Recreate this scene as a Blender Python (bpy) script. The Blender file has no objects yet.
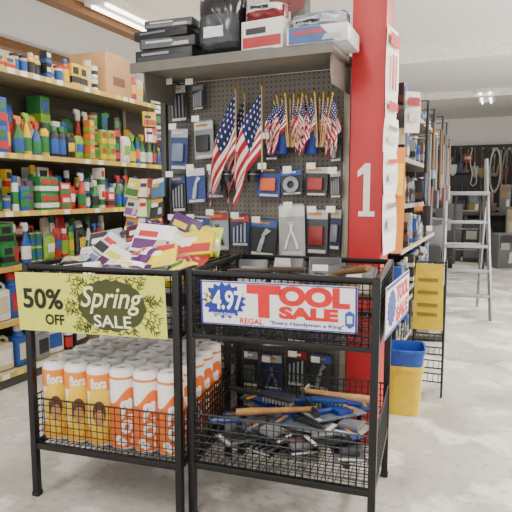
import bpy, bmesh, math, random
from mathutils import Vector, Matrix, Euler
random.seed(7)
S=bpy.context.scene
C=S.collection
PI=math.pi
R=math.radians
# ------------------------------------------------------------------ camera
YAW=R(24); PIT=R(6.5); FPX=550; CH=1.3
cd=bpy.data.cameras.new('camera'); cam=bpy.data.objects.new('camera',cd); C.objects.link(cam)
cam.location=(0,0,CH); cam.rotation_euler=(PI/2-PIT,0,YAW)
cd.sensor_width=36; cd.lens=FPX/512*36; cd.clip_start=.05; cd.clip_end=100
S.camera=cam
RM=Euler((PI/2-PIT,0,YAW)).to_matrix()
def ray(px,py): return RM@Vector(((px-256)/FPX,(256-py)/FPX,-1))
def at_y(px,py,Y):
    d=ray(px,py); return Vector((0,0,CH))+d*(Y/d.y)
def at_z(px,py,Z):
    d=ray(px,py); return Vector((0,0,CH))+d*((Z-CH)/d.z)
# ------------------------------------------------------------------ materials
_m={}
def lin(h):
    h=h.lstrip('#'); o=[]
    for i in (0,2,4):
        v=int(h[i:i+2],16)/255
        o.append(v/12.92 if v<=.04045 else ((v+.055)/1.055)**2.4)
    return o
def M(hexc,rough=.5,metal=0,var=.1,scale=18,emit=0):
    k=(hexc,rough,metal,var,scale,emit)
    if k in _m: return _m[k]
    m=bpy.data.materials.new('paint_'+hexc.strip('#')); m.use_nodes=True
    n=m.node_tree.nodes; l=m.node_tree.links; b=n['Principled BSDF']
    c=lin(hexc)
    tc=n.new('ShaderNodeTexCoord'); nz=n.new('ShaderNodeTexNoise'); nz.inputs['Scale'].default_value=scale; nz.inputs['Detail'].default_value=4
    rp=n.new('ShaderNodeValToRGB')
    rp.color_ramp.elements[0].position=.3; rp.color_ramp.elements[1].position=.7
    rp.color_ramp.elements[0].color=[x*(1-var) for x in c]+[1]
    rp.color_ramp.elements[1].color=[min(1,x*(1+var)) for x in c]+[1]
    l.new(tc.outputs['Object'],nz.inputs['Vector']); l.new(nz.outputs['Fac'],rp.inputs['Fac']); l.new(rp.outputs['Color'],b.inputs['Base Color'])
    b.inputs['Roughness'].default_value=rough; b.inputs['Metallic'].default_value=metal
    if emit:
        b.inputs['Emission Color'].default_value=c+[1]; b.inputs['Emission Strength'].default_value=emit
    _m[k]=m; return m
def math_node(n,l,op,a,b=None):
    x=n.new('ShaderNodeMath'); x.operation=op
    for i,v in enumerate((a,b)):
        if v is None: continue
        if isinstance(v,(int,float)): x.inputs[i].default_value=v
        else: l.new(v,x.inputs[i])
    return x.outputs[0]
def mixc(n,l,f,a,b):
    x=n.new('ShaderNodeMix'); x.data_type='RGBA'
    if isinstance(f,(int,float)): x.inputs[0].default_value=f
    else: l.new(f,x.inputs[0])
    for i,v in ((6,a),(7,b)):
        if isinstance(v,(list,tuple)): x.inputs[i].default_value=list(v)+[1]
        else: l.new(v,x.inputs[i])
    return x.outputs[2]
def flag_mat(canton):
    m=bpy.data.materials.new('flag_canton' if canton else 'flag_stripes'); m.use_nodes=True
    n=m.node_tree.nodes; l=m.node_tree.links; b=n['Principled BSDF']
    uv=n.new('ShaderNodeTexCoord'); sp=n.new('ShaderNodeSeparateXYZ'); l.new(uv.outputs['UV'],sp.inputs[0])
    u,v=sp.outputs[0],sp.outputs[1]
    if canton:
        fu=math_node(n,l,'SUBTRACT',math_node(n,l,'FRACT',math_node(n,l,'MULTIPLY',u,6)),.5)
        fv=math_node(n,l,'SUBTRACT',math_node(n,l,'FRACT',math_node(n,l,'MULTIPLY',v,5)),.5)
        dd=math_node(n,l,'ADD',math_node(n,l,'MULTIPLY',fu,fu),math_node(n,l,'MULTIPLY',fv,fv))
        col=mixc(n,l,math_node(n,l,'LESS_THAN',dd,.035),lin('16225a'),lin('f2eee8'))
    else:
        st=math_node(n,l,'MODULO',math_node(n,l,'FLOOR',math_node(n,l,'MULTIPLY',v,13)),2)
        col=mixc(n,l,math_node(n,l,'LESS_THAN',st,.5),lin('f2eee8'),lin('b3122b'))
    l.new(col,b.inputs['Base Color']); b.inputs['Roughness'].default_value=.7
    return m
def peg_mat():
    m=bpy.data.materials.new('pegboard'); m.use_nodes=True
    n=m.node_tree.nodes; l=m.node_tree.links; b=n['Principled BSDF']
    tc=n.new('ShaderNodeTexCoord'); sp=n.new('ShaderNodeSeparateXYZ'); l.new(tc.outputs['Object'],sp.inputs[0])
    f=[]
    for o in (sp.outputs[0],sp.outputs[2]):
        q=math_node(n,l,'SUBTRACT',math_node(n,l,'FRACT',math_node(n,l,'DIVIDE',o,.027)),.5); f.append(math_node(n,l,'MULTIPLY',q,q))
    hole=math_node(n,l,'LESS_THAN',math_node(n,l,'ADD',f[0],f[1]),.03)
    nz=n.new('ShaderNodeTexNoise'); nz.inputs['Scale'].default_value=3
    l.new(tc.outputs['Object'],nz.inputs['Vector'])
    base=mixc(n,l,nz.outputs['Fac'],lin('67635a'),lin('78736a'))
    l.new(mixc(n,l,hole,base,lin('2b2a27')),b.inputs['Base Color']); b.inputs['Roughness'].default_value=.6
    return m
def floor_mat():
    m=bpy.data.materials.new('worn_concrete'); m.use_nodes=True
    n=m.node_tree.nodes; l=m.node_tree.links; b=n['Principled BSDF']
    tc=n.new('ShaderNodeTexCoord')
    def noise(s,d=6,dist=0):
        z=n.new('ShaderNodeTexNoise'); z.inputs['Scale'].default_value=s; z.inputs['Detail'].default_value=d; z.inputs['Distortion'].default_value=dist
        l.new(tc.outputs['Object'],z.inputs['Vector']); return z.outputs['Fac']
    def ramp(f,a,bb):
        r=n.new('ShaderNodeMapRange'); r.inputs[1].default_value=a; r.inputs[2].default_value=bb; l.new(f,r.inputs[0]); return r.outputs[0]
    c1=mixc(n,l,ramp(noise(.9,7,.1),.4,.6),lin('b1aca5'),lin('cbc6bf'))
    c2=mixc(n,l,math_node(n,l,'MULTIPLY',ramp(noise(2.1,10,.1),.5,.62),.65),c1,lin('979189'))
    c3=mixc(n,l,math_node(n,l,'MULTIPLY',ramp(noise(3.1,10,0),.52,.6),.85),c2,lin('e6e2db'))
    c4=mixc(n,l,math_node(n,l,'MULTIPLY',ramp(noise(26,8,0),.52,.66),.35),c3,lin('827c75'))
    l.new(c4,b.inputs['Base Color'])
    rr=n.new('ShaderNodeMapRange'); rr.inputs[3].default_value=.32; rr.inputs[4].default_value=.6; l.new(noise(2),rr.inputs[0]); l.new(rr.outputs[0],b.inputs['Roughness'])
    return m
STRIPE=flag_mat(False); CANTON=flag_mat(True); PEG=peg_mat()
BLACK=M('#19191b',.4,.3); STEEL=M('#a9a9a8',.35,.8); WHITE=M('#ece9e2',.6)
# ------------------------------------------------------------------ mesh builder
def pillow_fn(w,h,d,base,wr,ph):
    def fn(u,v,sg=-1,o=0):
        a=2*u-1; b=2*v-1
        t=(max(0,(1-a**4))*max(0,(1-b**4)))**.5
        k=1+wr*(math.sin(a*5.3+ph)*math.cos(b*4.1+ph*1.7)+.7*math.sin(a*9+b*8+ph*2.3))
        e=1-.05*(1-b*b)+wr*.12*math.sin(b*7+ph)
        return Vector((a*w/2*e,sg*(d/2*t*k+o)+wr*.12*h*math.sin(b*3+ph)*(1-a*a)*.5,base+v*h*(1+wr*.1*math.sin(a*4+ph))))
    return fn
class MB:
    def __init__(s): s.bm=bmesh.new(); s.uv=None
    def box(s,c,d,bev=0,rot=None):
        m=Matrix.Translation(c)@(rot.to_matrix().to_4x4() if rot else Matrix())@Matrix.Diagonal((d[0],d[1],d[2],1))
        g=bmesh.ops.create_cube(s.bm,size=1,matrix=m)
        if bev:
            es=list({e for v in g['verts'] for e in v.link_edges})
            bmesh.ops.bevel(s.bm,geom=es,offset=bev,segments=2,profile=.6,affect='EDGES')
        return s
    def path(s,pts,r,n=6,closed=False,cap=True):
        P=[Vector(p) for p in pts]; k=len(P); rings=[]; nn=None
        for i,p in enumerate(P):
            if closed: t=P[(i+1)%k]-P[i-1]
            else: t=P[min(i+1,k-1)]-P[max(i-1,0)]
            t.normalize()
            nn=t.orthogonal().normalized() if nn is None else (nn-t*nn.dot(t)).normalized()
            bb=t.cross(nn); ri=r[i] if isinstance(r,(list,tuple)) else r
            rings.append([s.bm.verts.new(p+(nn*math.cos(2*PI*(j+.5)/n)+bb*math.sin(2*PI*(j+.5)/n))*ri) for j in range(n)])
        for i in range(k if closed else k-1):
            a,b=rings[i],rings[(i+1)%k]
            for j in range(n): s.bm.faces.new((a[j],a[(j+1)%n],b[(j+1)%n],b[j]))
        if cap and not closed:
            s.bm.faces.new(rings[0][::-1]); s.bm.faces.new(rings[-1])
        return s
    def lathe(s,prof,n=20,c=(0,0,0),sy=1,mat=None,wob=0,sq=0):
        c=Vector(c); rings=[]
        def T(v): return c+(mat@v if mat else v)
        for r,z in prof:
            if r<1e-6: rings.append([s.bm.verts.new(T(Vector((0,0,z))))])
            else:
                rg=[]
                for j in range(n):
                    a=2*PI*j/n; k=1+wob*(math.sin(3*a+z*40)+.6*math.sin(5*a-z*70))
                    if sq: k/=(abs(math.cos(a))**sq+abs(math.sin(a))**sq)**(1/sq)
                    rg.append(s.bm.verts.new(T(Vector((r*k*math.cos(a),r*k*sy*math.sin(a),z)))))
                rings.append(rg)
        for a,b in zip(rings,rings[1:]):
            for j in range(n):
                if len(a)==1 and len(b)==1: continue
                if len(a)==1: s.bm.faces.new((a[0],b[j],b[(j+1)%n]))
                elif len(b)==1: s.bm.faces.new((a[j],a[(j+1)%n],b[0]))
                else: s.bm.faces.new((a[j],a[(j+1)%n],b[(j+1)%n],b[j]))
        return s
    def prism(s,pts,y0,y1,mat=None):
        f=lambda v: mat@v if mat else v
        a=[s.bm.verts.new(f(Vector((p[0],y0,p[1])))) for p in pts]; b=[s.bm.verts.new(f(Vector((p[0],y1,p[1])))) for p in pts]
        k=len(pts); s.bm.faces.new(a); s.bm.faces.new(b[::-1])
        for i in range(k): s.bm.faces.new((a[i],b[i],b[(i+1)%k],a[(i+1)%k]))
        return s
    def grid(s,fn,nu,nv,u1=1,v0=0):
        if s.uv is None: s.uv=s.bm.loops.layers.uv.new('UVMap')
        V=[[s.bm.verts.new(fn(u1*i/nu,v0+(1-v0)*j/nv)) for j in range(nv+1)] for i in range(nu+1)]
        for i in range(nu):
            for j in range(nv):
                f=s.bm.faces.new((V[i][j],V[i+1][j],V[i+1][j+1],V[i][j+1]))
                for lp,(a,b) in zip(f.loops,((i,j),(i+1,j),(i+1,j+1),(i,j+1))): lp[s.uv].uv=(a/nu,b/nv)
        return s
    def pillow(s,w,h,d,n=12,base=0,wr=.14,ph=0):
        fn=pillow_fn(w,h,d,base,wr,ph)
        for sg in (-1,1): s.grid(lambda u,v:fn(u,v,sg),n,n)
        bmesh.ops.remove_doubles(s.bm,verts=s.bm.verts,dist=1e-5); return s
    def build(s,name,mat,parent=None,loc=None):
        bmesh.ops.recalc_face_normals(s.bm,faces=s.bm.faces)
        me=bpy.data.meshes.new(name); s.bm.to_mesh(me); s.bm.free()
        me.materials.append(mat); me.shade_smooth(); me.set_sharp_from_angle(angle=R(38))
        o=bpy.data.objects.new(name,me); C.objects.link(o)
        if parent: o.parent=parent
        if loc is not None: o.location=loc
        return o
def tag(o,label,cat,group=None):
    o['label']=label; o['category']=cat
    if group: o['group']=group
    return o
def thing(name,label,cat,loc=(0,0,0),rot=(0,0,0),group=None):
    o=bpy.data.objects.new(name,None); C.objects.link(o); o.empty_display_size=.05
    o.location=loc; o.rotation_euler=rot if isinstance(rot,(tuple,list,Euler)) else (0,0,rot)
    return tag(o,label,cat,group)
def copy_tree(o,parent=None):
    c=o.copy(); C.objects.link(c); c.parent=parent
    for ch in list(o.children): copy_tree(ch,c)
    return c
def struct(name,mb,mat):
    o=mb.build(name,mat); o['kind']='structure'; return o
_t={}
def text_data(s,off=0,shear=0):
    k=(s,off,shear)
    if k not in _t:
        cu=bpy.data.curves.new('type','FONT'); cu.body=s; cu.size=1; cu.offset=off; cu.shear=shear; cu.resolution_u=4
        o=bpy.data.objects.new('type',cu); C.objects.link(o); bpy.context.view_layer.update()
        me=bpy.data.meshes.new_from_object(o.evaluated_get(bpy.context.evaluated_depsgraph_get()))
        vs=[v.co.copy() for v in me.vertices]; fs=[tuple(p.vertices) for p in me.polygons]
        bpy.data.objects.remove(o); bpy.data.curves.remove(cu)
        x0=min(v.x for v in vs); x1=max(v.x for v in vs); y0=min(v.y for v in vs); y1=max(v.y for v in vs)
        _t[k]=([((v.x-x0)/(x1-x0)-.5,(v.y-y0)/(y1-y0)-.5) for v in vs],fs)
    return _t[k]
def lettering(parent,s,cx,cz,w,h,mat,y=-.004,off=.02,shear=0,fn=None,name='lettering',rot=0):
    vs,fs=text_data(s,off,shear); me=bpy.data.meshes.new(name); out=[]
    for a,b in vs:
        x,z=a*w,b*h
        if rot: x,z=x*math.cos(rot)-z*math.sin(rot),x*math.sin(rot)+z*math.cos(rot)
        x+=cx; z+=cz
        out.append(fn(x,z) if fn else (x,y,z))
    me.from_pydata(out,[],fs); me.update(); me.materials.append(mat)
    o=bpy.data.objects.new(name,me); C.objects.link(o); o.parent=parent; return o
def circ(cx,cz,rx,rz,n=24,a0=0): return [(cx+rx*math.cos(a0+2*PI*i/n),cz+rz*math.sin(a0+2*PI*i/n)) for i in range(n)]
def star(cx,cz,rx,rz,n,k=.75): return [(cx+rx*(1 if i%2 else k)*math.cos(PI*i/n),cz+rz*(1 if i%2 else k)*math.sin(PI*i/n)) for i in range(2*n)]
# ------------------------------------------------------------------ room
CZ=3.15
struct('floor',MB().box((-3,6.5,-.05),(11.4,17,.1)),floor_mat())
struct('ceiling',MB().box((-3,6.5,CZ+.05),(11.4,17,.1)),M('#f8f7f3',.8,0,.03))
struct('wall_back',MB().box((-3,14.95,CZ/2),(11.4,.1,CZ)),M('#f3f1ec',.8,0,.03))
struct('wall_left',MB().box((-8.65,6.5,CZ/2),(.1,17,CZ)),M('#d9d3c6',.8))
struct('wall_right',MB().box((2.65,6.5,CZ/2),(.1,17,CZ)),M('#efede8',.8))
struct('trim_1',MB().box((-3,7.6,CZ-.09),(11.3,.18,.18)),M('#f2f0ea',.7))
struct('trim_2',MB().box((-3,11.0,CZ-.06),(11.3,.14,.12)),M('#ebe8e1',.7))
struct('trim_3',MB().box((-3.9,6.5,CZ-.05),(.14,16,.1)),M('#8a6544',.7))
struct('trim_4',MB().box((-5.6,6.5,CZ-.05),(.14,16,.1)),M('#8a6544',.7))
# ------------------------------------------------------------------ lights
def fixture(x,y,label,ly=1.25,power=60,rot=0):
    t=thing('fluorescent_light',label,'ceiling light',(x,y,CZ),rot,'fluorescent ceiling lights')
    MB().box((0,0,-.03),(.32,ly+.05,.06),.008).build('housing',WHITE,t)
    for s in (-1,1): MB().path([(s*.08,-ly/2,-.075),(s*.08,ly/2,-.075)],.016,10).build('tube',M('#fffaf0',.5,emit=7),t)
    L=bpy.data.lights.new('tube_light','AREA'); L.shape='RECTANGLE'; L.size=.3; L.size_y=ly; L.energy=power; L.color=(1,.955,.88)
    o=bpy.data.objects.new('tube_light',L); C.objects.link(o); o.location=(x,y,CZ-.12); o.rotation_euler=(0,0,rot)
p=at_z(137,21,CZ-.05)
fixture(p.x,p.y,'lit fluorescent light seen above the left aisle shelving',1.2,60)
p=at_z(486,97,CZ-.05)
fixture(p.x,p.y,'small lit fluorescent light farthest down the right aisle',1.2,50)
fixture(1.2,5.4,'added unseen fluorescent light over the right aisle near the stepladder',1.2,150)  # from here down: fixtures out of view, added to light the aisles
fixture(1.2,2.6,'added unseen fluorescent light overhead well right of the red pillar',1.2,85)
fixture(-2.35,3.3,'added unseen fluorescent light overhead in the left aisle',1.2,24)
fixture(-.9,.6,'added unseen fluorescent light overhead in front of the two wire bins',1.2,42)
fixture(-2.3,-.3,'added unseen fluorescent light overhead at the left behind the viewer',1.2,30)
fixture(-2.35,6.4,'added unseen fluorescent light overhead far down the left aisle',1.2,40)
def fill_light(nm,loc,rot,sx,sy,e):
    L=bpy.data.lights.new(nm,'AREA'); L.shape='RECTANGLE'; L.size=sx; L.size_y=sy; L.energy=e; L.color=(1,.985,.96)
    o=bpy.data.objects.new(nm,L); C.objects.link(o); o.location=loc; o.rotation_euler=rot
fill_light('front_fill_light',(-2,-3.2,1.5),(PI/2+R(24),0,0),9,2.4,130)  # added fill lamp at the open front, tipped up to brighten the ceiling
fill_light('right_fill_light',(2.5,6.0,1.4),(PI/2+R(28),0,PI/2),6,2.2,215)  # added fill lamp, no door modelled; lifts right ceiling, floor and back
fill_light('left_fill_light',(-8.4,6.5,1.4),(PI/2+R(34),0,-PI/2),8,2.0,110)  # added fill lamp, no window in this wall; brightens the left ceiling
w=bpy.data.worlds.new('world'); S.world=w; w.use_nodes=True
w.node_tree.nodes['Background'].inputs[0].default_value=(1,.985,.965,1); w.node_tree.nodes['Background'].inputs[1].default_value=.8
# ------------------------------------------------------------------ wire bins
LB=(Vector((-1.7944,1.66,0)),R(7.5)); RB=(Vector((-1.092,1.79,0)),R(6)); LW=.70; RW=.73; CD=.60; ZT=1.01; ZB=.755; ZS=.24
def cl(B,x,y,z): return B[0]+Matrix.Rotation(B[1],3,'Z')@Vector((x,y,z))
def wire_panel(t,p0,ux,L,z0,z1,name='wire_panel',sp=.024,r=.0023):
    m=MB(); p0=Vector(p0); ux=Vector(ux); n=round(L/sp)
    for i in range(1,n): q=p0+ux*(L*i/n); m.path([q+Vector((0,0,z0)),q+Vector((0,0,z1))],r,4)
    k=max(2,round((z1-z0)/sp))
    for j in range(1,k+1):
        z=z0+(z1-z0)*j/k; m.path([p0+Vector((0,0,z)),p0+ux*L+Vector((0,0,z))],r if j<k else .004,4)
    m.build(name,BLACK,t)
def wire_floor(t,CW,z,name,sp=.034):
    m=MB(); n=round(CW/sp)
    for i in range(1,n): m.path([(CW*i/n,.01,z),(CW*i/n,CD-.01,z)],.002,4)
    n=round(CD/sp)
    for i in range(1,n): m.path([(.01,CD*i/n,z-.003),(CW-.01,CD*i/n,z-.003)],.002,4)
    m.build(name,BLACK,t)
def ring(t,CW,z,name,h=.018):
    m=MB()
    for a in (.01,CD-.01): m.box((CW/2,a,z),(CW,.016,h),.002)
    for a in (.01,CW-.01): m.box((a,CD/2,z),(.016,CD,h),.002)
    m.build(name,BLACK,t)
def make_bin(label,B,CW,lip):
    t=thing('wire_bin',label,'wire bin',B[0],B[1])
    for x in (.013,CW-.013):
        for y in (.013,CD-.013):
            lg=MB().box((x,y,ZT/2+.01),(.028,.028,ZT-.02),.003).build('leg',BLACK,t)
            MB().box((x,y,.011),(.034,.034,.022),.005).build('foot',M('#1d1d1d',.8),lg)
    ring(t,CW,ZT-.009,'top_rim'); ring(t,CW,ZB,'basket_rail'); ring(t,CW,ZS-.012,'shelf_rail',.026)
    wire_floor(t,CW,ZB+.004,'basket_floor'); wire_floor(t,CW,ZS,'shelf_floor',.025)
    for z0,z1 in ((ZB,ZT-.02),(ZS,ZS+lip)):
        s_=.024 if z0==ZB else .028
        wire_panel(t,(0.012,.008,0),(1,0,0),CW-.024,z0,z1,sp=s_); wire_panel(t,(0.012,CD-.008,0),(1,0,0),CW-.024,z0,z1,sp=s_)
        wire_panel(t,(.006,.02,0),(0,1,0),CD-.04,z0,z1,sp=s_); wire_panel(t,(CW-.006,.02,0),(0,1,0),CD-.04,z0,z1,sp=s_)
    return t
make_bin('black wire bin holding paper towel rolls on its lower shelf',LB,LW,.2)
make_bin('black wire bin of tools in front of the red pillar',RB,RW,.2)
# ------------------------------------------------------------------ signs
t=thing('sale_sign','lime yellow cardboard sign reading 50% OFF Spring Sale on left wire bin','sign',cl(LB,-.012,-.012,.738),Euler((R(3),R(-.8),LB[1])))
SW,SH=.67,.243
MB().box((SW/2,0,SH/2),(SW,.004,SH)).build('board',M('#d8da58',.55,0,.06),t)
def twig(x0,z0,a,L_,col):
    m=MB(); c,s=math.cos(a),math.sin(a)
    def inside(x,z): return .225<x<SW-.003 and .003<z<SH-.003
    def seg(xa,za,xb,zb,w_):
        if not inside(xb,zb):
            for f in (.8,.6,.4,.2):
                xc,zc=xa+(xb-xa)*f,za+(zb-za)*f
                if inside(xc,zc): xb,zb=xc,zc; break
            else: return
        dx,dz=xb-xa,zb-za; n_=math.hypot(dx,dz); px,pz=-dz/n_*w_,dx/n_*w_; mx,mz=(xa+xb)/2,(za+zb)/2
        m.prism([(xa+px*.3,za+pz*.3),(mx+px,mz+pz),(xb,zb),(mx-px,mz-pz),(xa-px*.3,za-pz*.3)],-.0034,-.0022)
    seg(x0,z0,x0+c*L_,z0+s*L_,.0018)
    for f in (.3,.55,.8):
        for sg in (-1,1):
            if inside(x0+c*L_*f,z0+s*L_*f): seg(x0+c*L_*f,z0+s*L_*f,x0+c*L_*f+.024*math.cos(a+sg*.8),z0+s*L_*f+.024*math.sin(a+sg*.8),.0022)
    if len(m.bm.verts): m.build('sprig_print',M(col,.6),t)
for k in range(40):
    a=2*PI*k/40+random.uniform(-.08,.08); twig(.44+.14*math.cos(a),SH/2+.09*math.sin(a),a+random.uniform(-.8,.8),random.uniform(.05,.11),['#3f4616','#565f1c','#30350f'][k%3])
MB().prism([(.44+.152*random.uniform(.94,1.03)*math.cos(2*PI*i/72),SH/2+.104*random.uniform(.94,1.03)*math.sin(2*PI*i/72)) for i in range(72)],-.0045,-.0023).build('round_print',M('#3e4319',.6),t)
lettering(t,'50%',.125,.137,.19,.085,M('#15150f',.6),y=-.004,off=.03)
lettering(t,'OFF',.175,.052,.09,.045,M('#15150f',.6),y=-.004,off=.03)
lettering(t,'Spring',.44,.142,.275,.112,M('#f3f1b4',.6),y=-.006,off=.01,shear=.35)
lettering(t,'SALE',.44,.058,.165,.05,M('#f4f2d8',.6),y=-.006,off=.015)
RED=M('#d5131f',.5); BLUE=M('#1c2f96',.5)
t=thing('sale_sign','white sign reading TOOL SALE with blue starburst price on right wire bin','sign',cl(RB,.072,-.014,.812),Euler((R(2),R(-.4),RB[1])))
SW,SH=.585,.165
MB().box((SW/2,0,SH/2),(SW,.004,SH)).build('board',M('#eeecea',.5,0,.03),t)
m=MB()
for z in (.003,SH-.003): m.box((SW/2,-.0026,z),(SW,.0012,.004))
for x in (.004,SW-.004): m.box((x,-.0026,SH/2),(.007,.0012,SH))
m.build('border_print',BLUE,t)
MB().prism(star(.094,.092,.088,.07,17,.8),-.004,-.0021).build('starburst',BLUE,t)
lettering(t,'$',.031,.095,.026,.062,M('#f6e23c',.5),y=-.006,off=.03)
lettering(t,'4.97',.109,.095,.122,.074,M('#ffffff',.5),y=-.006,off=.03)
lettering(t,'YOUR CHOICE',.096,.041,.082,.012,M('#ffffff',.5),y=-.006,off=.01)
lettering(t,'REGAL',.2,.02,.09,.022,RED,off=.02)
lettering(t,'T',.248,.097,.13,.122,RED,off=.07)
lettering(t,'OOL',.432,.122,.255,.074,RED,off=.06)
lettering(t,'SALE',.412,.06,.215,.046,RED,off=.06)
lettering(t,'"Every Handyman a King"',.405,.019,.27,.018,BLUE,off=.02)
MB().prism([(.543,.028),(.559,.016),(.575,.028),(.575,.07),(.559,.08),(.543,.07)],-.0042,-.0021).build('shield_emblem',M('#2f4fb0',.5),t)
MB().prism([(.55,.036),(.568,.036),(.568,.062),(.55,.062)],-.0055,-.0042).build('emblem_panel',M('#d9dcea',.5),t)
t=thing('sale_sign','narrow end sign reading TOOL SALE on right side of the right wire bin','sign',cl(RB,RW+.018,.03,.79),Euler((0,0,RB[1]+PI/2-R(6))))
SW,SH=.5,.185
MB().box((SW/2,0,SH/2),(SW,.004,SH)).build('board',M('#eeecea',.5,0,.03),t)
m=MB()
for z in (.007,SH-.007): m.box((SW/2,-.0026,z),(SW,.0012,.012))
m.build('border_print',BLUE,t)
MB().prism(star(.1,.095,.085,.07,15,.78),-.004,-.0021).build('starburst',BLUE,t)
lettering(t,'TOOL',.335,.128,.28,.066,RED,off=.05)
lettering(t,'SALE',.335,.05,.28,.06,RED,off=.05)
# ------------------------------------------------------------------ paper towel rolls
RR=.0538; RH=.345
def roll(kind,label,loc,rz,group):
    t=thing('paper_towel_roll',label,'paper towel',loc,rz,group)
    r=RR; MB().lathe([(r*.2,RH*.95),(r*.3,RH*.985),(r*.6,RH*1.004),(r*.84,RH*.992),(r*.95,RH*.965),(r*.985,RH*.92),(r*.985,RH*.7),(r*.985,RH*.5),(r*.985,RH*.3),(r*.985,RH*.06),(r*.92,.008),(r*.7,0),(0,0)],32,wob=.008).build('wrapper',M('#f4f1ed',.6,0,.04),t)
    MB().lathe([(0,RH*.945),(r*.24,RH*.955),(r*.25,RH*.985)],12).build('core',M('#d9cbbb',.8),t)
    wrap=lambda rad:(lambda x,z:(rad*math.sin(x/rad),-rad*math.cos(x/rad),z))
    def band(z0,f,c,nm,k=.0004):
        m=MB(); m.grid(lambda u,v:Vector(((r+k)*math.sin(2*PI*u),-(r+k)*math.cos(2*PI*u),RH*(z0+(f(2*PI*u)-z0)*v))),32,3).build(nm,M(c,.6),t)
    if kind==0:
        band(.05,lambda a:.68+.1*math.sin(a*2+.5),'#ec6f1e','printed_band'); band(.88,lambda a:.91,'#e8843a','top_band')
        for cx in (0,.113,-.113): lettering(t,'fiora',cx,RH*.36,.2,.074,M('#fbf7f2',.6),fn=wrap(r+.0022),off=.04,rot=PI/2)
    else:
        band(.05,lambda a:.3+.05*math.sin(a*2),'#e8a51e','printed_band'); band(.7,lambda a:.91,'#ee8a25','top_band')
        def patch(cx,cz,rx,rz,c,nm,k):
            q=MB(); q.grid(lambda u,v:Vector(wrap(r+k)(cx+rx*v*math.cos(2*PI*u),cz+rz*v*math.sin(2*PI*u))),18,3); q.build(nm,M(c,.6),t)
        for cx in (0,.113,-.113):
            patch(cx,RH*.46,.052,.12,'#f0c63a','sun_print',.001); patch(cx,RH*.44,.028,.052,'#5f3a20','brown_print',.0016); patch(cx,RH*.38,.02,.034,'#c98d5e','tan_print',.002)
        lettering(t,'fiora',0,RH*.805,.068,.044,M('#ffffff',.6),fn=wrap(r+.002),off=.03)
    return t
COLN=['leftmost','second','third','fourth','fifth','rightmost']
ROWN=['front row','second row','third row','fourth row','back row']
protos={}
for j in range(5):
    for i in range(6):
        k=1 if i<2 or (i==2 and j==0) else 0
        desc='yellow picture-printed paper towel roll' if k else 'orange and white paper towel roll'
        lab=f'{desc}, {COLN[i]} in the {ROWN[j]} on the left bin shelf'
        loc=cl(LB,.079+i*.1085,.082+j*.109,ZS+.004); rz=R(38)+random.uniform(-.12,.12)
        if k not in protos: protos[k]=roll(k,lab,loc,rz,'paper towel rolls on the bin shelf')
        else:
            c=copy_tree(protos[k]); c.location=loc; c.rotation_euler=(0,0,rz); c['label']=lab
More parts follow.
